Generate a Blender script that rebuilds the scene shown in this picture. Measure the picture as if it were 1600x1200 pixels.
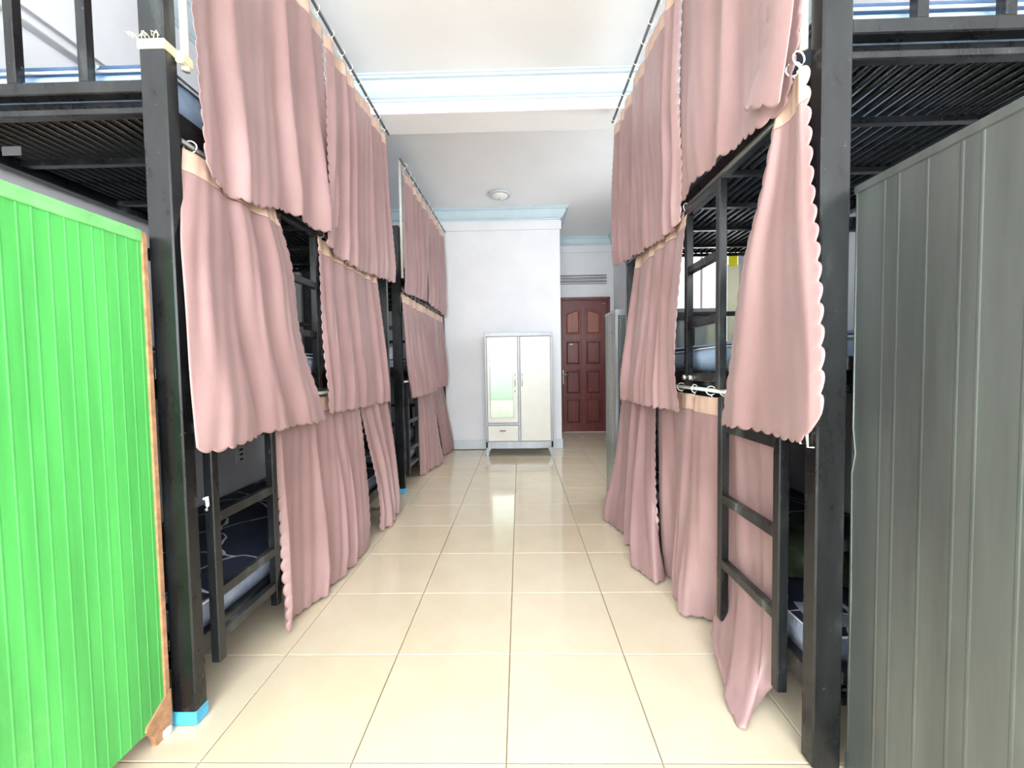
import bpy, bmesh, math, random
import numpy as np
from mathutils import Matrix, Vector

for o in list(bpy.data.objects):
    bpy.data.objects.remove(o, do_unlink=True)
scene = bpy.context.scene
COL = scene.collection
PI = math.pi

# ------------------------------------------------------------------ camera
FPX, PITCH, ROLL, YAW = 647.35, .0413, .0154, -.019
CAM = Vector((.049, -1.0229, 1.0163))
cam_data = bpy.data.cameras.new('camera')
cam_data.sensor_fit = 'HORIZONTAL'
cam_data.sensor_width = 36.0
cam_data.lens = 36.0 * FPX / 1600.0
cam_data.clip_start = .02
cam_data.clip_end = 100
cam = bpy.data.objects.new('camera', cam_data)
COL.objects.link(cam)


def view_dir(u, v):
    c, s = math.cos(ROLL), math.sin(ROLL)
    u, v = c * u - s * v, s * u + c * v
    x, y, z = u, -v, 1.0
    c, s = math.cos(PITCH), math.sin(PITCH)
    y, z = c * y - s * z, s * y + c * z
    c, s = math.cos(YAW), math.sin(YAW)
    x, z = c * x + s * z, -s * x + c * z
    return Vector((x, z, y))


_f = view_dir(0, 0)
_r = view_dir(1, 0) - _f
_u = view_dir(0, -1) - _f
cam.matrix_world = Matrix(((_r.x, _u.x, -_f.x, CAM.x), (_r.y, _u.y, -_f.y, CAM.y), (_r.z, _u.z, -_f.z, CAM.z), (0, 0, 0, 1)))
scene.camera = cam

# ------------------------------------------------------------------ world, light, exposure
world = bpy.data.worlds.new('sky')
scene.world = world
world.use_nodes = True
bg = world.node_tree.nodes['Background']
bg.inputs['Color'].default_value = (.92, .96, 1, 1)
bg.inputs['Strength'].default_value = 1.5


def area(name, loc, rot, sx, sy, power, color):
    l = bpy.data.lights.new(name, 'AREA')
    l.shape = 'RECTANGLE'
    l.size, l.size_y, l.energy, l.color = sx, sy, power, color
    o = bpy.data.objects.new(name, l)
    o.location = loc
    o.rotation_euler = rot
    COL.objects.link(o)
    return o


BACK = -4.6          # wall behind the photographer, with its windows
XL, XR = -1.70, 1.62  # side walls
# daylight from rear and far-right windows; west and east are added fill lights
area('daylight_window_rear', (-.04, BACK - .12, 1.72), (PI / 2, 0, 0), 2.7, 1.5, 260, (.95, .98, 1))
area('fill_light_west', (XL - .12, -2.75, 1.72), (PI / 2, 0, -PI / 2), 1.7, 1.5, 70, (.95, .98, 1))
area('fill_light_east', (XR + .12, -2.75, 1.72), (PI / 2, 0, PI / 2), 1.7, 1.5, 70, (.95, .98, 1))
area('daylight_window_corridor', (XR + .12, 2.7, 1.72), (PI / 2, 0, PI / 2), 1.4, 1.5, 14, (.93, .97, 1))

vs = scene.view_settings
scene.display_settings.display_device = 'sRGB'
vs.view_transform = 'Standard'
vs.look = 'None'
vs.exposure = .64
vs.gamma = 1.0
vs.use_curve_mapping = False


# ------------------------------------------------------------------ materials
def srgb(r, g, b):
    return tuple((c / 255 / 12.92 if c / 255 <= .04045 else ((c / 255 + .055) / 1.055) ** 2.4) for c in (r, g, b)) + (1,)


class Mat:
    def __init__(self, name, base, rough=.5, metal=0.0, spec=.5):
        self.m = bpy.data.materials.new(name)
        self.m.use_nodes = True
        self.nt = self.m.node_tree
        self.b = self.nt.nodes['Principled BSDF']
        self.b.inputs['Base Color'].default_value = base
        self.b.inputs['Roughness'].default_value = rough
        self.b.inputs['Metallic'].default_value = metal
        self.b.inputs['Specular IOR Level'].default_value = spec

    def n(self, t, **kw):
        nd = self.nt.nodes.new(t)
        for k, v in kw.items():
            if hasattr(nd, k):
                setattr(nd, k, v)
            else:
                nd.inputs[k.replace('_', ' ')].default_value = v
        return nd

    def link(self, a, b):
        self.nt.links.new(a, b)

    def coords(self, scale=(1, 1, 1), kind='Object'):
        tc = self.n('ShaderNodeTexCoord')
        mp = self.n('ShaderNodeMapping')
        mp.inputs['Scale'].default_value = scale
        self.link(tc.outputs[kind], mp.inputs['Vector'])
        return mp.outputs['Vector']

    def noise(self, scale, detail=4, rough=.6, vec=None):
        nz = self.n('ShaderNodeTexNoise')
        nz.inputs['Scale'].default_value = scale
        nz.inputs['Detail'].default_value = detail
        nz.inputs['Roughness'].default_value = rough
        if vec is not None:
            self.link(vec, nz.inputs['Vector'])
        return nz.outputs['Fac']

    def ramp(self, fac, stops):
        r = self.n('ShaderNodeValToRGB')
        el = r.color_ramp.elements
        while len(el) < len(stops):
            el.new(.5)
        for e, (p, c) in zip(el, stops):
            e.position, e.color = p, c
        self.link(fac, r.inputs['Fac'])
        return r.outputs['Color']

    def mix(self, fac, a, b, blend='MIX'):
        m = self.n('ShaderNodeMix', data_type='RGBA', blend_type=blend)
        for sock, v in ((m.inputs[0], fac), (m.inputs[6], a), (m.inputs[7], b)):
            if hasattr(v, 'links'):
                self.link(v, sock)
            else:
                sock.default_value = v
        return m.outputs[2]

    def color(self, c):
        self.link(c, self.b.inputs['Base Color'])

    def rough(self, fac, lo, hi):
        mr = self.n('ShaderNodeMapRange')
        mr.inputs['To Min'].default_value = lo
        mr.inputs['To Max'].default_value = hi
        self.link(fac, mr.inputs['Value'])
        self.link(mr.outputs['Result'], self.b.inputs['Roughness'])

    def bump(self, fac, strength, dist=.01):
        bp = self.n('ShaderNodeBump')
        bp.inputs['Strength'].default_value = strength
        bp.inputs['Distance'].default_value = dist
        self.link(fac, bp.inputs['Height'])
        self.link(bp.outputs['Normal'], self.b.inputs['Normal'])


def plain(name, rgb, rough=.5, metal=0.0, var=.06, scale=6, bump=0.0):
    m = Mat(name, srgb(*rgb), rough, metal)
    f = m.noise(scale, 5, .6, m.coords())
    a = srgb(*[max(0, c * (1 - var)) for c in rgb])
    b = srgb(*[min(255, c * (1 + var)) for c in rgb])
    m.color(m.ramp(f, [(.3, a), (.7, b)]))
    if bump:
        m.bump(m.noise(90, 3, .6, m.coords()), bump, .004)
    return m.m


M = {}
M['wall'] = plain('white_wall_paint', (228, 229, 233), .75, 0, .015, 3, .05)
M['ceiling'] = plain('ceiling_paint', (247, 248, 249), .8, 0, .012, 2, .03)
M['crown'] = plain('pale_blue_moulding_paint', (198, 217, 226), .6, 0, .02, 5)
M['base'] = plain('grey_skirting_tile', (205, 212, 218), .25, 0, .03, 5)
M['greenwall'] = plain('pale_green_wall_paint', (200, 222, 205), .6, 0, .02, 3)
M['grout'] = plain('tile_grout', (206, 190, 158), .8, 0, .08, 30)

m = Mat('cream_glazed_tile', srgb(238, 222, 192), .1)
oi = m.n('ShaderNodeObjectInfo')
f1 = m.noise(5, 6, .65, m.coords())
c = m.ramp(f1, [(.25, srgb(212, 197, 168)), (.75, srgb(225, 213, 191))])
c2 = m.mix(oi.outputs['Random'], srgb(212, 197, 168), srgb(225, 213, 191))
m.color(m.mix(.35, c, c2))
m.rough(m.noise(9, 5, .6, m.coords()), .04, .12)
m.bump(m.noise(3, 2, .5, m.coords()), .02, .01)
M['tile'] = m.m

m = Mat('black_enamelled_steel', srgb(30, 32, 36), .34)
v = m.coords((1, 1, .35))
big = m.noise(5, 7, .7, v)
fine = m.noise(60, 4, .7, m.coords())
c = m.ramp(big, [(.44, srgb(16, 17, 19)), (.56, srgb(30, 32, 34)), (.63, srgb(56, 60, 61)), (.70, srgb(108, 114, 114))])
c = m.mix(m.ramp(fine, [(.66, (0, 0, 0, 1)), (.74, (.5, .5, .5, 1))]), c, srgb(140, 146, 146))
m.color(c)
m.rough(big, .16, .42)
m.bump(fine, .06, .003)
M['black'] = m.m

m = Mat('dusty_pink_satin', srgb(214, 170, 165), .4, 0, .5)
v = m.coords((1, 1, 1))
cl = m.ramp(m.noise(2.2, 3, .5, v), [(.3, srgb(152, 122, 121)), (.7, srgb(171, 140, 140))])
wv = m.n('ShaderNodeTexNoise')
wv.inputs['Scale'].default_value = 700
m.link(m.coords((1, 1, .15)), wv.inputs['Vector'])
m.color(m.mix(m.ramp(wv.outputs['Fac'], [(.35, (.0, .0, .0, 1)), (.65, (.12, .12, .12, 1))]), cl, srgb(132, 97, 95)))
m.b.inputs['Sheen Weight'].default_value = .15
m.b.inputs['Sheen Roughness'].default_value = .4
m.b.inputs['Sheen Tint'].default_value = srgb(255, 225, 222)
m.bump(m.noise(9, 6, .55, m.coords((1, 1, .4))), .18, .02)
M['pink'] = m.m
m = Mat('peach_header_tape', srgb(232, 192, 166), .6)
m.color(m.ramp(m.noise(14, 4, .6, m.coords()), [(.3, srgb(198, 166, 147)), (.7, srgb(213, 184, 167))]))
m.bump(m.noise(30, 4, .6, m.coords()), .12, .01)
M['header'] = m.m

m = Mat('navy_bedsheet_white_lines', srgb(38, 46, 66), .7)
vo = m.n('ShaderNodeTexVoronoi', feature='DISTANCE_TO_EDGE')
vo.inputs['Scale'].default_value = 3.6
nzv = m.n('ShaderNodeTexNoise')
nzv.inputs['Scale'].default_value = 4
cc = m.coords()
m.link(cc, nzv.inputs['Vector'])
m.link(m.mix(.22, cc, nzv.outputs['Color']), vo.inputs['Vector'])
c = m.ramp(m.noise(4, 4, .6, m.coords()), [(.3, srgb(26, 32, 50)), (.7, srgb(52, 60, 82))])
m.color(m.mix(m.ramp(vo.outputs['Distance'], [(.0, (1, 1, 1, 1)), (.010, (1, 1, 1, 1)), (.016, (0, 0, 0, 1))]), c, srgb(214, 220, 232)))
m.bump(m.noise(12, 5, .6, m.coords()), .3, .02)
M['navy'] = m.m
m = Mat('pale_blue_bedsheet', srgb(176, 200, 226), .75)
m.color(m.ramp(m.noise(5, 5, .65, m.coords()), [(.3, srgb(140, 170, 206)), (.7, srgb(184, 206, 230))]))
m.bump(m.noise(10, 6, .6, m.coords()), .4, .02)
M['blue'] = m.m
m = Mat('grey_blue_mattress_side', srgb(150, 165, 190), .7)
m.color(m.ramp(m.noise(7, 5, .65, m.coords((3, 1, 1))), [(.3, srgb(120, 134, 160)), (.7, srgb(182, 194, 212))]))
m.bump(m.noise(14, 5, .6, m.coords()), .4, .02)
M['greyblue'] = m.m

M['plastic'] = plain('white_plastic', (240, 240, 236), .35, 0, .02)
M['pipe'] = plain('cream_plastic_pipe', (212, 210, 200), .35, 0, .03)
M['rod'] = plain('grey_steel_rod', (120, 120, 118), .3, .7, .05)
M['bluetape'] = plain('sky_blue_tape', (80, 175, 212), .4, 0, .08, 40)
M['beigetape'] = plain('cream_masking_tape', (204, 196, 166), .7, 0, .05, 60)


def sheet(name, rgb, rust, rough=.35, metal=.2, amount=.55):
    m = Mat(name, srgb(*rgb), rough, metal)
    v = m.coords((1, 3, .25))
    f = m.noise(3, 6, .65, v)
    a = srgb(*[c * .84 for c in rgb])
    b = srgb(*[min(255, c * 1.12) for c in rgb])
    c = m.ramp(f, [(.3, a), (.7, b)])
    rf = m.noise(2.2, 7, .75, m.coords((1, 1, .8)))
    c = m.mix(m.ramp(rf, [(amount + .12, (0, 0, 0, 1)), (amount + .26, (.6, .6, .6, 1))]), c, srgb(*rust))
    m.color(c)
    m.rough(f, rough * .8, rough * 1.4)
    m.bump(m.noise(160, 2, .5, m.coords()), .03, .002)
    return m.m


M['green'] = sheet('bright_green_sheet', (84, 186, 92), (128, 202, 120), .42, 0, .5)
M['greenline'] = plain('pale_green_rib', (122, 200, 122), .5, 0, .16, 9)
M['greysheet'] = sheet('grey_green_steel_sheet', (112, 118, 116), (150, 128, 96), .36, .65, .52)
M['greyrib'] = plain('worn_steel_rib', (138, 134, 120), .4, .4, .12, 20)
M['silver'] = sheet('silver_steel_sheet', (176, 182, 180), (150, 140, 110), .2, .8, .6)
M['frame'] = sheet('silver_grey_frame', (146, 150, 156), (150, 140, 120), .35, .3, .55)
M['brownedge'] = plain('brown_worn_edge', (176, 132, 98), .7, 0, .15, 40)
M['doorwhite'] = plain('cream_white_enamel', (214, 212, 204), .3, 0, .015)
M['chrome'] = plain('brushed_chrome', (190, 192, 194), .2, .9, .03)
M['dark'] = plain('dark_metal', (70, 70, 72), .35, .5, .05)
mm = Mat('mirror_glass', (.40, .47, .43, 1), .03, 1.0)
mm.rough(mm.noise(4, 3, .5, mm.coords()), .015, .05)
M['mirror'] = mm.m
m = Mat('red_brown_varnished_wood', srgb(106, 48, 46), .34)
v = m.coords((14, 14, 1.2))
c = m.ramp(m.noise(2.5, 6, .65, v), [(.25, srgb(82, 34, 36)), (.5, srgb(108, 50, 48)), (.8, srgb(134, 70, 58))])
m.color(c)
m.bump(m.noise(6, 4, .6, v), .05, .004)
M['wood'] = m.m
m = Mat('orange_brown_varnished_wood', srgb(146, 82, 64), .36)
m.color(m.ramp(m.noise(2.5, 6, .65, m.coords((10, 10, 2))), [(.25, srgb(120, 62, 52)), (.75, srgb(164, 96, 72))]))
M['woodlight'] = m.m
m = Mat('window_glass', (1, 1, 1, 1), .0)
tr = m.n('ShaderNodeBsdfTransparent')
gl = m.n('ShaderNodeBsdfGlossy')
gl.inputs['Roughness'].default_value = .02
mxs = m.n('ShaderNodeMixShader')
mxs.inputs[0].default_value = .05
m.link(tr.outputs[0], mxs.inputs[1])
m.link(gl.outputs[0], mxs.inputs[2])
m.link(mxs.outputs[0], m.nt.nodes['Material Output'].inputs['Surface'])
M['glass'] = m.m
m = Mat('frosted_lamp_glass', srgb(246, 246, 242), .25)
m.color(m.ramp(m.noise(3, 2, .5, m.coords()), [(.3, srgb(240, 240, 238)), (.7, srgb(250, 250, 248))]))
M['lampglass'] = m.m
M['yellow'] = plain('bright_yellow_plastic', (244, 236, 40), .4, 0, .05)
M['paleyellow'] = plain('pale_yellow_film', (232, 230, 196), .5, 0, .03)
M['oliveg'] = plain('olive_green_cloth', (70, 84, 62), .8, 0, .25, 12, .2)
M['greycloth'] = plain('grey_cloth', (96, 102, 116), .8, 0, .2, 10, .2)
M['bag'] = plain('white_plastic_bag', (225, 228, 234), .25, 0, .12, 14)
M['redcloth'] = plain('red_packet', (176, 70, 84), .5, 0, .15, 20)


# ------------------------------------------------------------------ mesh helpers
def link(name, mesh, mat=None, parent=None, loc=None, label=None, cat=None, group=None, kind=None, rot=None):
    o = bpy.data.objects.new(name, mesh)
    COL.objects.link(o)
    if mat is not None and not mesh.materials:
        mesh.materials.append(M[mat])
    if parent is not None:
        o.parent = parent
    if loc is not None:
        o.location = loc
    if rot is not None:
        o.rotation_euler = rot
    tag(o, label, cat, group, kind)
    return o


def tag(o, label=None, cat=None, group=None, kind=None):
    for k, v in (('label', label), ('category', cat), ('group', group), ('kind', kind)):
        if v:
            o[k] = v
    return o


def thing(name, loc, label, cat, group=None, rz=0):
    o = bpy.data.objects.new(name, None)
    o.empty_display_size = .1
    COL.objects.link(o)
    o.location = loc
    o.rotation_euler = (0, 0, rz)
    return tag(o, label, cat, group)


def mesh_of(bm, name='mesh', smooth=False):
    me = bpy.data.meshes.new(name)
    bmesh.ops.recalc_face_normals(bm, faces=bm.faces)
    if smooth:
        for f in bm.faces:
            f.smooth = True
    bm.to_mesh(me)
    bm.free()
    return me


def add_box(bm, a, b, bevel=0.0):
    x0, y0, z0 = [min(p, q) for p, q in zip(a, b)]
    x1, y1, z1 = [max(p, q) for p, q in zip(a, b)]
    vs_ = [bm.verts.new(p) for p in ((x0, y0, z0), (x1, y0, z0), (x1, y1, z0), (x0, y1, z0), (x0, y0, z1), (x1, y0, z1), (x1, y1, z1), (x0, y1, z1))]
    fs = [bm.faces.new([vs_[i] for i in q]) for q in ((3, 2, 1, 0), (4, 5, 6, 7), (0, 1, 5, 4), (1, 2, 6, 5), (2, 3, 7, 6), (3, 0, 4, 7))]
    if bevel:
        es = list({e for f in fs for e in f.edges})
        bmesh.ops.bevel(bm, geom=es, offset=bevel, segments=1, affect='EDGES')


def box_mesh(a, b, bevel=0.0):
    bm = bmesh.new()
    add_box(bm, a, b, bevel)
    return mesh_of(bm)


def add_tube(bm, pts, r, seg=8, closed=False, caps=True):
    """round tube through 3-D points"""
    pts = [Vector(p) for p in pts]
    rings = []
    n = len(pts)
    for i, p in enumerate(pts):
        a = pts[(i - 1) % n] if (closed or i > 0) else p
        b = pts[(i + 1) % n] if (closed or i < n - 1) else p
        t = (b - a).normalized()
        ref = Vector((0, 0, 1)) if abs(t.z) < .9 else Vector((1, 0, 0))
        u = t.cross(ref).normalized()
        w = t.cross(u)
        rr = r[i] if isinstance(r, (list, tuple)) else r
        rings.append([bm.verts.new(p + rr * (math.cos(2 * PI * k / seg) * u + math.sin(2 * PI * k / seg) * w)) for k in range(seg)])
    for i in range(n if closed else n - 1):
        A, B = rings[i], rings[(i + 1) % n]
        for k in range(seg):
            bm.faces.new((A[k], A[(k + 1) % seg], B[(k + 1) % seg], B[k]))
    if caps and not closed:
        bm.faces.new(rings[0][::-1])
        bm.faces.new(rings[-1])


def tube_mesh(pts, r, seg=8, closed=False):
    bm = bmesh.new()
    add_tube(bm, pts, r, seg, closed)
    return mesh_of(bm, smooth=True)


def add_prism(bm, poly, p0, p1, axis):
    """polygon (list of 2-D points) extruded from p0 to p1 along axis 'x','y' or 'z'"""
    def mk(a, b, c):
        return {'x': (c, a, b), 'y': (a, c, b), 'z': (a, b, c)}[axis]
    A = [bm.verts.new(mk(a, b, p0)) for a, b in poly]
    B = [bm.verts.new(mk(a, b, p1)) for a, b in poly]
    bm.faces.new(A[::-1])
    bm.faces.new(B)
    for i in range(len(poly)):
        j = (i + 1) % len(poly)
        bm.faces.new((A[i], A[j], B[j], B[i]))


def prism_mesh(poly, p0, p1, axis):
    bm = bmesh.new()
    add_prism(bm, poly, p0, p1, axis)
    return mesh_of(bm)


# ------------------------------------------------------------------ the room
CEIL = 2.93
PIER_Y, PIER_X = 4.10, .56
DOOR_Y = 5.30

bm = bmesh.new()
add_box(bm, (XL - .15, BACK - .15, -.12), (XR + .15, DOOR_Y + .15, -.009))
floor = link('floor', mesh_of(bm), 'grout', kind='structure')
tile_mesh = box_mesh((-.1985, -.1985, -.009), (.1985, .1985, 0), .0016)
tile_mesh.materials.append(M['tile'])
for j in range(-11, 14):
    for i in range(-4, 4):
        cx, cy = i * .4 + .2, j * .4 + .2
        if cy > PIER_Y and cx < PIER_X - .1:
            continue
        o = link('floor_tile', tile_mesh, None, floor, (cx, cy, 0))
# cut tiles along both walls
for j in range(-11, 14):
    cy = j * .4 + .2
    if cy < PIER_Y:
        link('floor_tile', box_mesh((XL, cy - .1985, -.009), (-1.6015, cy + .1985, 0), .0016), 'tile', floor)
# (the tile grid runs under the right-hand wall by two centimetres)

bm = bmesh.new()
add_box(bm, (XL - .15, BACK - .15, CEIL), (XR + .15, DOOR_Y + .15, CEIL + .12))
link('ceiling', mesh_of(bm), 'ceiling', kind='structure')


def holed_wall(name, axis, at, thick, lo, hi, zlo, zhi, holes, mat='wall'):
    """wall slab made of pieces around window openings (a0,a1,z0,z1)"""
    bm = bmesh.new()
    pieces, p = [], lo
    for a0, a1, z0, z1 in holes:
        pieces += [(p, a0, zlo, zhi), (a0, a1, zlo, z0), (a0, a1, z1, zhi)]
        p = a1
    pieces.append((p, hi, zlo, zhi))
    for (p, q, r, s) in pieces:
        if axis == 'x':
            add_box(bm, (at, p, r), (at + thick, q, s))
        else:
            add_box(bm, (p, at, r), (q, at + thick, s))
    return link(name, mesh_of(bm), mat, kind='structure')


WS, WT = 1.0, 2.45
wl = holed_wall('wall_left', 'x', XL - .15, .15, BACK, PIER_Y + .1, 0, CEIL, [(-3.6, -1.9, WS, WT)])
wr = holed_wall('wall_right', 'x', XR, .15, BACK, DOOR_Y + .15, 0, CEIL, [(-3.6, -1.9, WS, WT), (2.0, 3.4, WS, WT)])
wb = holed_wall('wall_rear', 'y', BACK - .15, .15, XL - .15, XR + .15, 0, CEIL, [(-1.39, 1.31, WS, WT)])
bm = bmesh.new()
add_box(bm, (XL, BACK, .0), (XR, BACK + .012, WS - .02))
link('dado_panel', mesh_of(bm), 'greenwall', wb)


def window(name, axis, at, lo, hi, n, label):
    """steel window: outer frame, mullions and separate panes"""
    def B(a0, a1, z0, z1, d0, d1):
        if axis == 'x':
            return box_mesh((at + d0, a0, z0), (at + d1, a1, z1))
        return box_mesh((a0, at + d0, z0), (a1, at + d1, z1))
    root = bpy.data.objects.new(name, None)
    COL.objects.link(root)
    tag(root, label, None, None, 'structure')
    for a0, a1, z0, z1 in ((lo, hi, WS, WS + .05), (lo, hi, WT - .05, WT), (lo, lo + .05, WS + .05, WT - .05), (hi - .05, hi, WS + .05, WT - .05)):
        link('window_frame', B(a0, a1, z0, z1, -.03, .03), 'plastic', root)
    step = (hi - lo - .05) / n
    for k in range(n):
        a = lo + .05 + k * step
        if k:
            link('mullion', B(a - .05, a, WS + .05, WT - .05, -.025, .025), 'plastic', root)
        link('window_pane', B(a, a + step - .05, WS + .05, WT - .05, -.003, .003), 'glass', root)
    return root


# pier wall with the wardrobe, corridor wall, door wall, pilaster
bm = bmesh.new()
add_box(bm, (XL, PIER_Y, 0), (PIER_X, PIER_Y + .1, CEIL))
add_box(bm, (PIER_X - .1, PIER_Y + .1, 0), (PIER_X, DOOR_Y, CEIL))
add_box(bm, (XL, PIER_Y - .018, 2.68), (PIER_X + .018, PIER_Y, 2.78))
add_box(bm, (PIER_X, PIER_Y, 2.68), (PIER_X + .018, DOOR_Y, 2.78))
link('wall_far', mesh_of(bm), 'wall', kind='structure')
DX0, DX1, DZ = .66, 1.425, 2.05
bm = bmesh.new()
add_box(bm, (PIER_X, DOOR_Y, 0), (DX0, DOOR_Y + .15, CEIL))
add_box(bm, (DX1, DOOR_Y, 0), (XR, DOOR_Y + .15, CEIL))
VX0, VX1, VZ0, VZ1 = .66, 1.378, 2.245, 2.385
add_box(bm, (DX0, DOOR_Y, DZ), (DX1, DOOR_Y + .15, VZ0))
add_box(bm, (DX0, DOOR_Y, VZ1), (DX1, DOOR_Y + .15, CEIL))
add_box(bm, (VX1, DOOR_Y, VZ0), (DX1, DOOR_Y + .15, VZ1))
add_box(bm, (DX0, DOOR_Y - .018, 2.715), (1.475, DOOR_Y, 2.83))
wd = link('wall_door', mesh_of(bm), 'wall', kind='structure')
for k in range(3):
    z = VZ0 + .025 + k * .047
    bm = bmesh.new()
    add_prism(bm, [(DOOR_Y - .012, z - .018), (DOOR_Y + .06, z + .012), (DOOR_Y + .06, z + .02), (DOOR_Y - .012, z - .008)], VX0, VX1, 'x')
    link('vent_louvre', mesh_of(bm), 'wall', wd)
link('vent_backing', box_mesh((VX0, DOOR_Y + .1, VZ0), (VX1, DOOR_Y + .14, VZ1)), 'wall', wd)
PILX = 1.478
link('wall_corridor', box_mesh((PILX, 4.35, 0), (XR, DOOR_Y, CEIL)), 'wall', kind='structure')

# ceiling beam
BY0, BY1, BZ = 1.82, 2.06, 2.725
link('trim_1', box_mesh((XL, BY0, BZ), (XR, BY1, CEIL)), 'ceiling', kind='structure', label='white ceiling beam crossing the room above the beds')
crown = [(0, 0), (0, -.13), (.012, -.13), (.014, -.118), (.028, -.112), (.05, -.085), (.068, -.045), (.074, -.03), (.09, -.026), (.092, -.012), (.1, -.01), (.1, 0)]


def crown_run(name, axis, at, sgn, p0, p1, label, m0=0, m1=0):
    """moulding from p0 to p1; m0/m1 mitre the ends along the profile depth"""
    bm = bmesh.new()
    A, Bv = [], []
    for a, b in crown:
        for lst, p in ((A, p0 + m0 * a), (Bv, p1 + m1 * a)):
            lst.append(bm.verts.new((p, at + sgn * a, CEIL + b) if axis == 'x' else (at + sgn * a, p, CEIL + b)))
    bm.faces.new(A)
    bm.faces.new(Bv[::-1])
    for i in range(len(A)):
        j = (i + 1) % len(A)
        bm.faces.new((A[i], Bv[i], Bv[j], A[j]))
    return link(name, mesh_of(bm), 'crown', kind='structure', label=label)


crown_run('trim_2', 'x', BY0, -1, XL, XR, 'pale blue crown moulding on the near face of the ceiling beam')
crown_run('trim_3', 'x', PIER_Y, -1, XL, PIER_X, 'pale blue crown moulding above the wall behind the wardrobe', 0, 1)
crown_run('trim_4', 'y', PIER_X, 1, PIER_Y, DOOR_Y, 'pale blue crown moulding along the corridor corner', -1, 0)
crown_run('trim_5', 'x', DOOR_Y, -1, PIER_X, PILX, 'pale blue crown moulding above the wooden door')
crown_run('trim_6', 'y', PILX, -1, 4.35, DOOR_Y, 'pale blue crown moulding on the wall right of the door')
crown_run('trim_7', 'y', XL, 1, BACK, BY0 - .1, 'pale blue crown moulding above the left beds')
crown_run('trim_8', 'y', XL, 1, BY1, PIER_Y - .1, 'pale blue crown moulding behind the far left bed')
crown_run('trim_9', 'y', XR, -1, BACK, BY0 - .1, 'pale blue crown moulding above the right bed')
crown_run('trim_10', 'y', XR, -1, BY1, 4.35, 'pale blue crown moulding past the right bed')

# baseboards
bz = .115
link('baseboard_far', box_mesh((XL, PIER_Y - .012, 0), (PIER_X + .012, PIER_Y, bz), .003), 'base', kind='structure')
link('baseboard_corridor', box_mesh((PIER_X, PIER_Y, 0), (PIER_X + .012, DOOR_Y, bz), .003), 'base', kind='structure')
link('baseboard_right', box_mesh((PILX - .012, 4.35, 0), (PILX, DOOR_Y, bz), .003), 'base', kind='structure')
link('baseboard_left', box_mesh((XL, BACK, 0), (XL + .012, PIER_Y, bz), .003), 'base', kind='structure')

window('window_1', 'y', BACK - .07, -1.39, 1.31, 4, 'wide steel window in the wall behind the photographer')
window('added_window_2', 'x', XL - .07, -3.6, -1.9, 3, 'added steel window in the left wall behind the photographer')  # unseen window, added to let in more side light
window('added_window_3', 'x', XR + .07, -3.6, -1.9, 3, 'added steel window in the right wall behind the photographer')  # likewise added, carries the east fill light

window('window_4', 'x', XR + .07, 2.0, 3.4, 2, 'steel window in the right wall past the right bed')

# cable conduit on the left wall
cd = thing('cable_conduit', (XL, .3, 2.15), 'thin white cable conduit running along the wall above the left top bunk', 'conduit')
link('conduit_tube', tube_mesh([(.012, -1.6, .11), (.012, .72, .11)], .011), 'plastic', cd)
link('conduit_tube', tube_mesh([(.01, -1.6, .165), (.01, .55, .165)], .006), 'plastic', cd)
link('conduit_clip', box_mesh((0, .70, .085), (.028, .73, .135), .003), 'pipe', cd)

# ------------------------------------------------------------------ the wooden door
dr = bpy.data.objects.new('door_1', None)
COL.objects.link(dr)
tag(dr, 'red-brown panelled wooden door at the end of the corridor', None, None, 'structure')
for a, b in (((DX0, DOOR_Y - .02, 0), (DX0 + .045, DOOR_Y + .1, DZ)), ((DX1 - .045, DOOR_Y - .02, 0), (DX1, DOOR_Y + .1, DZ)), ((DX0 + .045, DOOR_Y - .02, DZ - .042), (DX1 - .045, DOOR_Y + .1, DZ))):
    link('door_frame', box_mesh(a, b, .004), 'wood', dr)
leaf0, leaf1, dy = DX0 + .048, DX1 - .048, DOOR_Y + .012
cols = [(.745, .985), (1.05, 1.30)]
rows = [(.125, .52), (.577, .957), (1.023, 1.405), (1.485, 1.88)]
leaf = link('door_leaf', box_mesh((leaf0, dy + .018, .005), (leaf1, dy + .05, DZ - .045)), 'wood', dr)


def arch_poly(x0, x1, z0, z1, rise, left_low=None):
    """rectangle whose top is an arc; for a half arch left_low tells which side is low"""
    pts = [(x0, z0), (x1, z0)]
    n = 10
    for k in range(n + 1):
        s = k / n
        x = x1 + (x0 - x1) * s
        if left_low is None:
            h = math.sin(PI * s)
        elif left_low:
            h = math.cos(PI / 2 * s)
        else:
            h = math.sin(PI / 2 * s)
        pts.append((x, z1 - rise + rise * h))
    return pts


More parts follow.
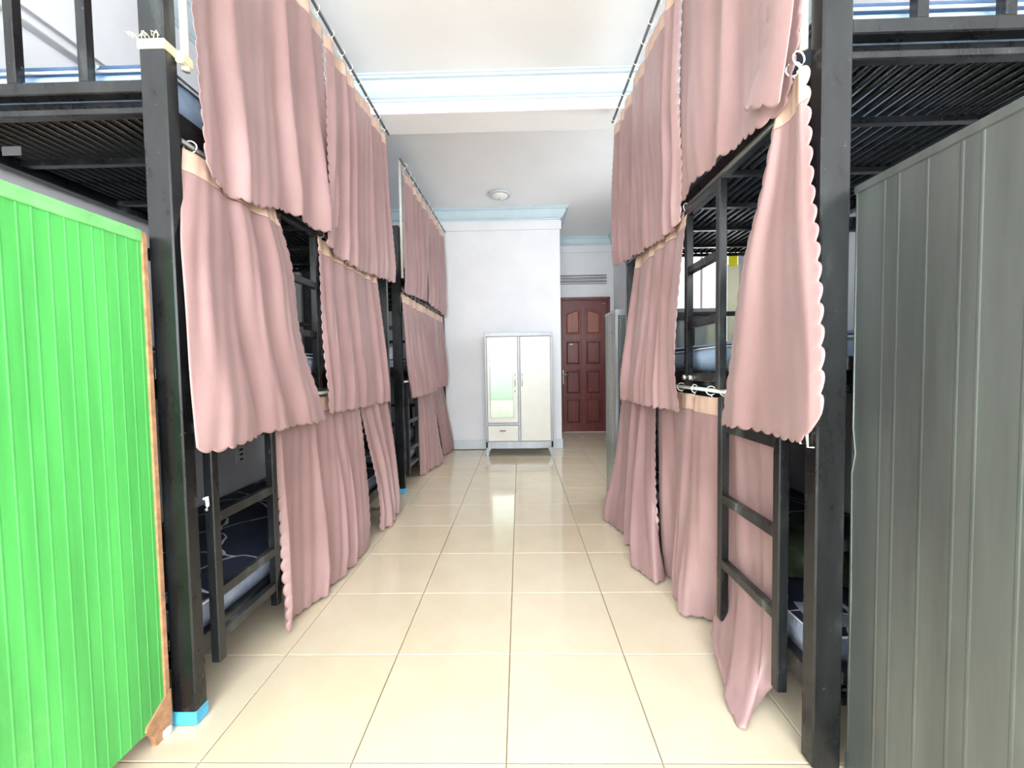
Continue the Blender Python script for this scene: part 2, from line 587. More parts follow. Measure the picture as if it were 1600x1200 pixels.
# stiles and rails stand proud of the sunken fields
bx = [leaf0, cols[0][0], cols[0][1], cols[1][0], cols[1][1], leaf1]
for x0, x1 in ((bx[0], bx[1]), (bx[2], bx[3]), (bx[4], bx[5])):
    link('door_stile', box_mesh((x0, dy, .005), (x1, dy + .018, DZ - .045), .002), 'wood', leaf)
zz = [.005] + [v for r in rows for v in r] + [DZ - .045]
for k in range(0, len(zz), 2):
    for x0, x1 in cols:
        if k < 8:
            link('door_rail', box_mesh((x0, dy, zz[k]), (x1, dy + .018, zz[k + 1]), .002), 'wood', leaf)
for ci, (x0, x1) in enumerate(cols):
    # arched top rail
    top = [(x0, DZ - .045), (x1, DZ - .045)]
    n = 10
    for k in range(n + 1):
        s = k / n
        x = x1 + (x0 - x1) * s
        h = math.cos(PI / 2 * s) if ci == 0 else math.sin(PI / 2 * s)
        top.append((x, rows[3][1] - .06 + .06 * h))
    link('door_rail', prism_mesh(top[::-1], dy, dy + .018, 'y'), 'wood', leaf)
    for ri, (z0, z1) in enumerate(rows):
        g = .022
        if ri < 3:
            poly = [(x0 + g, z0 + g), (x1 - g, z0 + g), (x1 - g, z1 - g), (x0 + g, z1 - g)]
            poly2 = [(x0 + g + .02, z0 + g + .02), (x1 - g - .02, z0 + g + .02), (x1 - g - .02, z1 - g - .02), (x0 + g + .02, z1 - g - .02)]
        else:
            poly = arch_poly(x0 + g, x1 - g, z0 + g, z1 - g, .055, ci == 0)
            poly2 = arch_poly(x0 + g + .02, x1 - g - .02, z0 + g + .02, z1 - g - .02, .05, ci == 0)
        bm = bmesh.new()
        A = [bm.verts.new((x, dy + .018, z)) for x, z in poly]
        B = [bm.verts.new((x, dy + .004, z)) for x, z in poly2]
        for i in range(len(A)):
            j = (i + 1) % len(A)
            bm.faces.new((A[i], A[j], B[j], B[i]))
        bm.faces.new(B)
        bm.faces.new(A[::-1])
        link('door_panel', mesh_of(bm), 'woodlight' if ri == 3 else 'wood', leaf)
hp = link('handle_plate', box_mesh((.685, dy - .008, .74), (.722, dy, .96), .002), 'chrome', leaf)
hm = bmesh.new()
add_tube(hm, [(.703, dy - .008, .885), (.703, dy - .045, .885), (.72, dy - .05, .885), (.81, dy - .05, .885)], .009, 8)
link('lever_handle', mesh_of(hm, smooth=True), 'chrome', leaf)
link('door_bolt', tube_mesh([(1.30, dy - .012, 1.945), (1.385, dy - .02, 1.955)], .008), 'chrome', leaf)
link('spy_plate', box_mesh((.82, dy + .0, 1.34), (.86, dy + .004, 1.352)), 'plastic', leaf)

# ------------------------------------------------------------------ ceiling lamp
lamp = thing('ceiling_lamp', (-.145, 3.64, CEIL), 'round white flush ceiling lamp in front of the wardrobe wall', 'lamp')
n = 28


def lathe(profile, seg=28):
    bm = bmesh.new()
    rings = []
    for r, z in profile:
        rings.append([bm.verts.new((r * math.cos(2 * PI * k / seg), r * math.sin(2 * PI * k / seg), z)) for k in range(seg)] if r > 1e-5 else [bm.verts.new((0, 0, z))])
    for A, B in zip(rings, rings[1:]):
        for k in range(seg):
            a = [A[k % len(A)], A[(k + 1) % len(A)], B[(k + 1) % len(B)], B[k % len(B)]]
            a = list(dict.fromkeys(a))
            if len(a) > 2:
                bm.faces.new(a)
    return mesh_of(bm, smooth=True)


link('lamp_rim', lathe([(.0, 0), (.128, 0), (.13, -.012), (.124, -.022), (.098, -.024), (.096, -.012)]), 'base', lamp)
link('lamp_shade', lathe([(.096, -.014), (.09, -.026), (.07, -.04), (.04, -.048), (0, -.051)]), 'lampglass', lamp)
link('lamp_knob', lathe([(0, -.05), (.012, -.05), (.012, -.062), (0, -.066)], 12), 'chrome', lamp)

# ------------------------------------------------------------------ bunk beds
POST_W, POST_D, POST_H = .07, .045, 2.15
DECKS = (.19, .97, 1.75)


def slat_mesh_of(ln):
    bm = bmesh.new()
    add_tube(bm, [(0, 0, 0), (0, ln, 0)], .0095, 8)
    me = mesh_of(bm, smooth=True)
    me.materials.append(M['black'])
    return me


def bunk_bed(label, loc, sg, ln, rz, lower_ladder, upper_ladder, rods, tape, BED_D=.79):
    """sg: direction from the aisle towards the wall (+1 or -1 in x)"""
    root = thing('bunk_bed', loc, label, 'bunk bed', 'three-tier bunk beds', rz)

    def B(d0, d1, y0, y1, z0, z1, bev=.003):
        return box_mesh((sg * d0, y0, z0), (sg * d1, y1, z1), bev)
    post = None
    for d in (0, BED_D - POST_W):
        for y in (0, ln - POST_D):
            p = link('post', B(d, d + POST_W, y, y + POST_D, .004, POST_H, .004), 'black', root)
            if tape:
                e = .0015
                link('foot_tape', B(d - e, d + POST_W + e, y - e, y + POST_D + e, .002, .042, .002), 'bluetape', p, label='sky blue tape around the foot')
    sm = slat_mesh_of(ln - .06)
    for ti, z in enumerate(DECKS):
        for d in (.035, BED_D - .052):
            link('side_rail', B(d, d + .036, POST_D, ln - POST_D, z - .045, z + .02), 'black', root)
        for y in (.004, ln - .04):
            link('end_rail', B(POST_W, BED_D - POST_W, y, y + .034, z + .025, z + .06), 'black', root)
            link('end_rail', B(POST_W, BED_D - POST_W, y + .004, y + .03, z - .03, z - .01), 'black', root)
            link('gap_shade_strip', B(POST_W, BED_D - POST_W, (.04 if y < 1 else ln - .05), (.046 if y < 1 else ln - .044), z - .01, z + .025, .001), 'black', root)  # black strip standing in for the shadow between the end rails
        for k in range(5):
            y = .27 + k * (ln - .52) / 4
            link('crossbar', B(.071, BED_D - .052, y, y + .025, z - .03, z - .011, .002), 'black', root)
        ns = 20
        for k in range(ns):
            d = .085 + k * (BED_D - .15) / (ns - 1)
            link('slat', sm, None, root, (sg * d, .03, z - .002))
        # end guards
        gt = z + .36
        for y in (.008, ln - .033):
            link('guard_rail', B(POST_W, BED_D - POST_W, y, y + .025, gt, gt + .03), 'black', root)
            for d in (.235, .435):
                link('guard_bar', B(d - .013, d + .013, y, y + .025, z + .06, gt, .002), 'black', root)

    def ladder(y0, y1, z0, z1, rungs, off):
        bm = bmesh.new()
        for y in (y0, y1 - .03):
            add_box(bm, (sg * off, y, z0), (sg * (off + .028), y + .03, z1), .003)
        lad = link('ladder', mesh_of(bm), 'black', root)
        for r in rungs:
            link('rung', B(off + .002, off + .026, y0 + .03, y1 - .03, r - .015, r + .015, .002), 'black', lad)
    if lower_ladder:
        ladder(*lower_ladder)
    if upper_ladder:
        ladder(*upper_ladder)
    for (d, y0, y1, z, mat) in rods:
        link('curtain_rod', tube_mesh([(sg * d, y0, z), (sg * d, y1, z)], .008), mat, root)
    return root


def pole(root, sg, d, y, z0, z1, label=None):
    p = link('rod_support_pipe', tube_mesh([(sg * d, y, z0), (sg * d, y, z1)], .011, 10), 'pipe', root, label=label)
    return p


L1 = (-.893, .108, 0)
L2 = (-.895, 2.285, 0)
R1 = (.762, -.02, 0)
LEN1, LEN2, LENR = 1.87, 1.76, 1.80
bedL1 = bunk_bed('black steel three-tier bunk bed standing beside the green panel on the left', L1, -1, LEN1, 0,
                 (.075, .405, .13, .90, (.206, .338, .572, .80), -.02), (.50, .83, .93, 1.70, (.96, 1.18, 1.41, 1.65), .0),
                 [(-.034, .0, LEN1, 2.68, 'rod'), (.014, .06, LEN1 - .05, 1.675, 'rod'), (.02, .06, LEN1 - .02, .905, 'plastic')], True)
bedL2 = bunk_bed('far black steel three-tier bunk bed on the left, against the white wall', L2, -1, LEN2, -.02,
                 (.08, .40, .13, .90, (.206, .338, .572, .80), -.02), None,
                 [(-.03, .0, LEN2, 2.66, 'rod'), (.014, .06, LEN2 - .05, 1.65, 'rod'), (.02, .06, LEN2 - .02, .905, 'plastic')], True)
bedR1 = bunk_bed('black steel three-tier bunk bed standing beside the grey panel on the right', R1, 1, LENR, 0,
                 (.098, .445, .12, .90, (.325, .552, .80), -.028), (.47, .78, .925, 1.66, (.965, 1.18, 1.405, 1.645), -.012),
                 [(-.052, .0, LENR + .12, 2.68, 'rod'), (.008, .05, LENR - .05, 1.685, 'rod'), (.02, .06, LENR - .05, .915, 'plastic')], False, .85)
# upright plastic pipes that carry the top rods
pl = pole(bedL1, -1, -.012, .058, 1.865, 2.70)
pole(bedL1, -1, -.012, LEN1 - .02, 1.74, 2.70)
pole(bedL2, -1, -.014, .03, 1.74, 2.66)
pole(bedL2, -1, -.014, LEN2 - .02, 1.74, 2.66)
pole(bedR1, 1, -.006, .06, 1.78, 2.70)
pole(bedR1, 1, .0, LENR + .012, 1.74, 2.70)
# masking tape that ties the pipe to the near left post
bm = bmesh.new()
add_box(bm, (-.073, -.003, 1.885), (.004, .048, 1.912), .003)
add_box(bm, (.0, .03, 1.872), (.026, .074, 1.905), .006)
tp = link('binding_tape', mesh_of(bm), 'beigetape', bedL1, label='cream tape tying the pipe to the post')
bm = bmesh.new()
random.seed(4)
for k in range(7):
    x = -.078 + .011 * k
    add_tube(bm, [(x, -.004, 1.91), (x + .006 * random.uniform(-1, 1), -.008, 1.918), (x + random.uniform(-.02, .02), -.010, 1.924), (x + random.uniform(-.03, .03), -.008, 1.912)], .0012, 5)
link('frayed_threads', mesh_of(bm), 'beigetape', tp)
# label stuck on the deck of the left bed, plate on the inner guard
link('paper_label', box_mesh((-.50, .03, 1.63), (-.445, .032, 1.655)), 'dark', bedL1)
link('paper_label', box_mesh((-.13, LEN1 - .04, 1.455), (-.06, LEN1 - .037, 1.50)), 'plastic', bedL1)
# small hooks and clips
for (y, z) in ((.062, .86), (.062, .64)):
    bm = bmesh.new()
    add_tube(bm, [(.003, y, z), (.012, y, z + .006), (.014, y, z - .02), (.006, y + .004, z - .035)], .005, 6)
    link('hook', mesh_of(bm, smooth=True), 'plastic', bedL1)
bm = bmesh.new()
add_tube(bm, [(-.004, .035, .86), (-.02, .035, .86), (-.02, .03, .815), (-.004, .028, .815), (-.008, .03, .85)], .0022, 6)
add_tube(bm, [(-.004, .012, .86), (-.016, .012, .86), (-.016, .01, .81), (-.002, .008, .81)], .0022, 6)
link('wire_hook', mesh_of(bm, smooth=True), 'plastic', bedR1)
for y in (.76, .70):
    bm = bmesh.new()
    add_tube(bm, [(-.004, y, .958), (-.016, y, .962), (-.024, y, .962), (-.028, y, .962)], [.010, .012, .011, .004], 10)
    link('bolt_cap', mesh_of(bm, smooth=True), 'chrome', bedR1)

# ------------------------------------------------------------------ mattresses and bedding


def mattress(name, label, x0, x1, y0, y1, z0, z1, top, side, seed, cat='mattress', seam=True):
    rnd = random.Random(seed)
    root = thing(name, ((x0 + x1) / 2, (y0 + y1) / 2, z0), label, cat, 'bunk mattresses')
    hx, hy, h = (x1 - x0) / 2, (y1 - y0) / 2, z1 - z0
    nx, ny = 16, 36
    bm = bmesh.new()
    # rounded slab: lower body
    prof = [(.0, .012), (-.012, .0), (-.0, h * .35), (.004, h * .6), (-.008, h * .82), (-.03, h * .97), (-.06, h)]

    def ring(inset, z, k):
        pts = []
        for i in range(nx):
            pts.append((-hx - inset + 2 * (hx + inset) * i / nx, -hy - inset))
        for i in range(ny):
            pts.append((hx + inset, -hy - inset + 2 * (hy + inset) * i / ny))
        for i in range(nx):
            pts.append((hx + inset - 2 * (hx + inset) * i / nx, hy + inset))
        for i in range(ny):
            pts.append((-hx - inset, hy + inset - 2 * (hy + inset) * i / ny))
        return [bm.verts.new((x, y, z + (.006 * math.sin(9 * y + seed) + .004 * math.sin(23 * y + 2 * seed)) * min(1, z / h + .0))) for x, y in pts]
    rings = [ring(a - .012, z, i) for i, (a, z) in enumerate(prof[1:])]
    for A, Bq in zip(rings, rings[1:]):
        for k in range(len(A)):
            j = (k + 1) % len(A)
            bm.faces.new((A[k], A[j], Bq[j], Bq[k]))
    bm.faces.new(rings[0][::-1])
    link('mattress_side', mesh_of(bm, smooth=True), side, root)
    bm = bmesh.new()
    g = {}
    for i in range(nx + 1):
        for j in range(ny + 1):
            u, w = i / nx * 2 - 1, j / ny * 2 - 1
            edge = max(abs(u), abs(w))
            z = h - .004 * (edge > .97) + .012 * (1 - abs(u) ** 6) * (1 - abs(w) ** 8) + .006 * math.sin(7 * u + 11 * w + seed) * (1 - edge ** 4)
            if edge > .99:
                z = h * .93
            g[i, j] = bm.verts.new((u * (hx - .028 + .02 * (edge > .99)), w * (hy - .028 + .02 * (edge > .99)), z))
    for i in range(nx):
        for j in range(ny):
            bm.faces.new((g[i, j], g[i + 1, j], g[i + 1, j + 1], g[i, j + 1]))
    link('bed_sheet', mesh_of(bm, smooth=True), top, root)
    if seam:
        zz_ = h * .84
        e = .006
        pts = [(-hx + .02 + e, -hy + .02, zz_), (hx - .02, -hy + .02, zz_), (hx - .02, hy - .02, zz_), (-hx + .02, hy - .02, zz_)]
        dense = []
        for i in range(4):
            a, b = Vector(pts[i]), Vector(pts[(i + 1) % 4])
            for k in range(12):
                p = a.lerp(b, k / 12)
                out = .012
                p.x += out * (1 if p.x > 0 else -1) if abs(p.x) > hx - .05 else 0
                p.y += out * (1 if p.y > 0 else -1) if abs(p.y) > hy - .05 else 0
                p.z += .004 * math.sin(9 * p.y + seed)
                dense.append(p)
        bm = bmesh.new()
        add_tube(bm, dense, .0035, 6, True)
        link('piping', mesh_of(bm, smooth=True), 'plastic', root)
    return root


def xs(sg, x0):
    a, b = x0 + sg * .04, x0 + sg * ((.79 if sg < 0 else .85) - .03)
    return min(a, b), max(a, b)


def beds_bedding(sg, org, ln, labels, bottoms, rz=0):
    a, b = xs(sg, org[0])
    y0, y1 = org[1] + .05, org[1] + ln - .05
    for k, (z, lab, (top, side)) in enumerate(zip(DECKS, labels, bottoms)):
        mt = mattress('mattress', lab, a, b, y0, y1, z + .021, z + (.125 if k < 2 else .145), top, side, k + 3 * sg + int(10 * org[1]))
        if rz:
            rel = Matrix.Rotation(rz, 3, 'Z') @ (mt.location - Vector((org[0], org[1], 0)))
            mt.location = rel + Vector((org[0], org[1], 0))
            mt.rotation_euler = (0, 0, rz)


beds_bedding(-1, L1, LEN1, ('navy white-lined mattress on the bottom bunk behind the near left ladder', 'pale blue mattress on the middle bunk of the near left bed', 'pale blue mattress on the top bunk of the near left bed'),
             (('navy', 'greyblue'), ('blue', 'greyblue'), ('blue', 'blue')))
beds_bedding(-1, L2, LEN2, ('grey-blue mattress on the bottom bunk of the far left bed', 'navy mattress on the middle bunk of the far left bed', 'pale blue mattress on the top bunk of the far left bed'),
             (('greycloth', 'greyblue'), ('navy', 'greyblue'), ('blue', 'blue')), -.02)
beds_bedding(1, R1, LENR, ('navy white-lined mattress on the bottom bunk of the right bed', 'pale blue quilted mattress on the middle bunk of the right bed', 'pale blue mattress on the top bunk of the right bed'),
             (('navy', 'greyblue'), ('blue', 'blue'), ('blue', 'blue')))


def lump(name, label, cat, loc, size, mat, seed, squash=.3, parts=None):
    """soft irregular cushion-like body resting on loc.z"""
    bm = bmesh.new()
    bmesh.ops.create_icosphere(bm, subdivisions=4, radius=1)
    r = random.Random(seed)
    ph = [r.uniform(0, 6) for _ in range(6)]
    for v in bm.verts:
        p = v.co
        e = 1 + .10 * math.sin(4 * p.x + ph[0] + 3 * p.z) + .07 * math.sin(7 * p.y + ph[1]) + .05 * math.sin(11 * p.x - 6 * p.z + ph[2])
        q = Vector([math.copysign(abs(c) ** .7, c) for c in p]) * e
        v.co = Vector((q.x * size[0], q.y * size[1], max(q.z, -.72) * size[2]))
    zmin = min(v.co.z for v in bm.verts)
    for v in bm.verts:
        v.co.z -= zmin
    return link(name, mesh_of(bm, smooth=True), mat, None, loc, label, cat)


lump('pillow', 'olive green pillow on the bottom bunk behind the right post', 'pillow', (.98, .42, .327), (.13, .2, .07), 'oliveg', 3)
lump('folded_blanket', 'grey blanket heaped on the bottom bunk of the far left bed', 'blanket', (-1.12, 2.66, .326), (.16, .24, .11), 'greycloth', 5)
bg_ = lump('plastic_bag', 'white plastic bag with red packet on the middle bunk of the far left bed', 'bag', (-1.05, 2.45, 1.095), (.07, .07, .07), 'bag', 8)
link('red_print', box_mesh((-.03, -.078, .03), (.02, -.073, .075), .002), 'redcloth', bg_)

pp = link('paper_tag', prism_mesh([(-.016, 0), (.004, .004), (.022, .016), (.004, .03), (-.014, .032)], 0, .002, 'y'), 'plastic', None, (-1.135, .148, 1.856), 'small white paper tag stuck to the near left top mattress', 'paper')

# power socket on the left wall, seen through the near ladder
so = thing('wall_socket', (XL, 1.50, .50), 'white wall socket seen through the near left ladder', 'socket')
link('face_plate', box_mesh((0, -.04, -.055), (.012, .04, .055), .003), 'plastic', so)
for z in (-.03, 0, .03):
    link('socket_slot', box_mesh((.0121, -.015, z - .006), (.014, .015, z + .006)), 'dark', so)

# yellow strip hanging on the inner rail of the right bed
ys = thing('hanging_strip', (1.425, 1.76, 1.735), 'pale yellow strip hanging from the rail inside the right bed', 'strip')
link('strip_film', box_mesh((0, -.004, -.62), (.075, -.001, -.07)), 'paleyellow', ys)
link('yellow_clip', box_mesh((.008, -.007, -.08), (.064, .002, -.005), .002), 'yellow', ys)
bm = bmesh.new()
add_tube(bm, [(.036, -.002, -.01), (.036, -.002, .01), (.036, .012, .014)], .004, 6)
link('hook', mesh_of(bm), 'yellow', ys)


# ------------------------------------------------------------------ wardrobes
def ribbed_panel(w, h, pitch, depth, rib, face_at=0.0, seed=0, jitter=0.0):
    """sheet in the y-z plane, outer face towards +x, vertical ribs"""
    r = random.Random(seed)
    prof = [(0.0, 0.0)]
    y = pitch * .4
    while y < w - pitch * .5:
        yy = y + r.uniform(-jitter, jitter)
        prof += [(yy - rib, 0), (yy - rib * .4, depth), (yy + rib * .4, depth), (yy + rib, 0)]
        y += pitch
    prof.append((w, 0))
    bm = bmesh.new()
    T = .012
    front = [[bm.verts.new((d, yy, z)) for yy, d in prof] for z in (0, h)]
    back = [[bm.verts.new((-T, yy, z)) for yy, d in prof] for z in (0, h)]
    n_ = len(prof)
    for k in range(n_ - 1):
        bm.faces.new((front[0][k], front[0][k + 1], front[1][k + 1], front[1][k]))
        bm.faces.new((back[0][k + 1], back[0][k], back[1][k], back[1][k + 1]))
        for e in (0, 1):
            bm.faces.new((front[e][k], back[e][k], back[e][k + 1], front[e][k + 1]))
    for k in (0, n_ - 1):
        bm.faces.new((front[0][k], front[1][k], back[1][k], back[0][k]))
    return bm


def foot_poly(w, h):
    pts = [(0, 0), (.03, 0)]
    for k in range(7):
        a = PI / 2 * k / 6
        pts.append((.03 + (w - .03) * (1 - math.cos(a)), h * math.sin(a)))
    return pts + [(0, h)]


def wardrobe(label, loc, rz, W, D, H, side_mat, front_mat, frame_mat, mirror, ribs, feet_h=.10, seed=1):
    """front faces local -y; origin at the front-left foot"""
    root = thing('wardrobe', loc, label, 'wardrobe', 'metal wardrobes', rz)
    t = .016
    zb = feet_h

    # side panels, each with ribs
    pitch, dep, rib, jit = ribs
    for sidex, sgn in ((0.0, -1), (W, 1)):
        bm = ribbed_panel(D - .004, H - zb - .02, pitch, dep, rib, seed=seed, jitter=jit)
        for v in bm.verts:
            v.co = Vector((sidex + sgn * v.co.x, v.co.y, v.co.z + zb))
        link('side_panel', mesh_of(bm), side_mat, root)
    link('top_board', box_mesh((-.003, 0, H - .02), (W + .003, D, H), .002), frame_mat, root)
    link('bottom_board', box_mesh((.012, .0, zb), (W - .012, D, zb + .02)), frame_mat, root)
    link('back_panel', box_mesh((.012, D - .012, zb + .02), (W - .012, D, H - .02)), frame_mat, root)
    # front frame
    f = .022
    for a, b in (((.0, -.002, zb), (f, .02, H - .045)), ((W - f, -.002, zb), (W, .02, H - .045)), ((0, -.002, H - .045), (W, .02, H - .0)), ((0, -.002, zb), (W, .02, zb + .07))):
        link('front_frame', box_mesh(a, b, .002), frame_mat, root)
    xm = .385 if mirror else W / 2
    link('front_frame', box_mesh((xm - .012, -.002, zb + .07), (xm + .012, .02, H - .045), .002), frame_mat, root)
    z0, z1 = zb + .075, H - .05
    dz = .365 if mirror else z0
    if mirror:
        link('front_frame', box_mesh((f, -.002, dz - .01), (xm - .012, .02, dz + .016), .002), frame_mat, root)
        d = link('drawer', box_mesh((f + .003, -.012, z0), (xm - .015, .012, dz - .014), .003), front_mat, root)
        link('drawer_pull', tube_mesh([(xm / 2 - .03, -.012, z0 + .12), (xm / 2 - .03, -.028, z0 + .12), (xm / 2 + .03, -.028, z0 + .12), (xm / 2 + .03, -.012, z0 + .12)], .005), 'dark', d)
        dz += .02
    for k, (x0, x1, zz0) in enumerate(((f + .003, xm - .015, dz), (xm + .015, W - f - .003, z0))):
        d = link('cabinet_door', box_mesh((x0, -.012, zz0), (x1, .012, z1), .003), front_mat, root)
        hx = x1 - .03 if k == 0 else x0 + .02
        bm = bmesh.new()
        add_tube(bm, [(hx, -.012, .80), (hx, -.034, .805), (hx, -.036, .82), (hx, -.036, .915), (hx, -.034, .93), (hx, -.012, .935)], .0055, 8)
        link('handle', mesh_of(bm, smooth=True), 'chrome', d)
        if k == 0:
            link('lock', tube_mesh([(hx, -.012, .74), (hx, -.016, .74)], .009, 10), 'chrome', d)
        if mirror and k == 0:
            poly = arch_poly(x0 + .035, x1 - .055, zz0 + .06, z1 - .045, .09)
            g = prism_mesh(poly, -.0145, -.0125, 'y')
            link('mirror', g, 'mirror', d)
            # raised bead around the mirror
            bm = bmesh.new()
            add_tube(bm, [(x, -.0145, z) for x, z in poly], .003, 6, True)
            link('mirror_bead', mesh_of(bm, smooth=True), front_mat, d)
    # shaped feet
    for x, sgn in ((0, 1), (W, -1)):
        for y0 in (0, D - .016):
            link('foot', prism_mesh([(x + sgn * a, b) for a, b in foot_poly(.085, zb)], y0, y0 + .016, 'y'), frame_mat, root)
        for y, sy in ((0, 1), (D, -1)):
            link('foot', prism_mesh([(y + sy * (a + .016), b) for a, b in foot_poly(.075, zb)], x, x + sgn * .014, 'x'), frame_mat, root)
    link('apron', box_mesh((.085, 0, zb - .012), (W - .085, .016, zb)), frame_mat, root)
    return root


wardrobe('white two-door wardrobe with an arched mirror against the far wall', (-.345, 3.655, 0), 0, .763, .40, 1.405, 'frame', 'doorwhite', 'frame', True, (.1, .004, .01, 0))
wg = wardrobe('bright green ribbed metal wardrobe at the end of the near left bed', (XL + .012, -.36, 0), 0, .735, .45, 1.392, 'green', 'green', 'brownedge', False, (.0295, .0009, .0028, .002), .06, 5)
wy = wardrobe('dull grey ribbed metal wardrobe at the end of the right bed', (.840, -.475, 0), 0, .765, .455, 1.425, 'greysheet', 'greysheet', 'greysheet', False, (.052, .0007, .004, .011), .05, 9)
ws_ = wardrobe('silver ribbed metal wardrobe behind the far end of the right bed', (.718, 1.885, 0), .03, .755, .29, 1.405, 'silver', 'silver', 'frame', False, (.026, .003, .006, .002), .06, 13)

# trims of the green wardrobe: worn brown edge, pale top strip, corner bracket, glider
gx = .735 + .0005
link('edge_strip', box_mesh((gx - .004, .45 - .016, .06), (gx + .004, .4505, 1.386), .002), 'brownedge', wg, label='worn brown edge strip')
link('top_strip', box_mesh((gx - .004, 0, 1.362), (gx + .0045, .435, 1.394), .002), 'greenline', wg, label='pale scuffed top strip')
bm = bmesh.new()
add_prism(bm, [(.4515, .022), (.4515, .125), (.375, .078), (.372, .066), (.43, .03)], gx - .004, gx + .005, 'x')
link('corner_bracket', mesh_of(bm), 'brownedge', wg, label='worn brown corner bracket')
link('glider', lathe([(0, 0), (.018, 0), (.02, .008), (.018, .022), (0, .024)], 14), 'plastic', wg, (gx - .012, .44, 0))
# seam of the grey wardrobe
bm = bmesh.new()
add_tube(bm, [(-.001, .445, .06), (-.001, .443, .45), (-.001, .447, .75), (-.001, .438, .80), (-.001, .446, .86), (-.001, .446, 1.41)], .0022, 6)
link('folded_seam', mesh_of(bm, smooth=True), 'greysheet', wy)


# ------------------------------------------------------------------ curtains
ring_bm = bmesh.new()
add_tube(ring_bm, [(.017 * math.cos(2 * PI * k / 14), 0, .017 * math.sin(2 * PI * k / 14)) for k in range(14)], .0022, 5, True)
add_tube(ring_bm, [(0, 0, -.017), (.004, .001, -.024), (-.003, .002, -.031), (.002, 0, -.037)], .002, 5)
RING = mesh_of(ring_bm, 'curtain_ring', smooth=True)
RING.materials.append(M['plastic'])


def resample(pts, n):
    """smooth (Catmull-Rom) resampling of a polyline at n parameters uniform in arc length"""
    P = np.array(pts, float)
    if len(P) == 2:
        s = np.linspace(0, 1, n)[:, None]
        return P[0] * (1 - s) + P[1] * s
    E = np.vstack([2 * P[0] - P[1], P, 2 * P[-1] - P[-2]])
    out = []
    for i in range(1, len(E) - 2):
        for k in range(24):
            t = k / 24
            p0, p1, p2, p3 = E[i - 1], E[i], E[i + 1], E[i + 2]
            out.append(.5 * (2 * p1 + (p2 - p0) * t + (2 * p0 - 5 * p1 + 4 * p2 - p3) * t * t + (3 * p1 - p0 - 3 * p2 + p3) * t ** 3))
    out.append(P[-1])
    out = np.array(out)
    L = np.concatenate([[0], np.cumsum(np.linalg.norm(np.diff(out, axis=0), axis=1))])
    q = np.linspace(0, L[-1], n)
    return np.stack([np.interp(q, L, out[:, k]) for k in range(3)], 1)


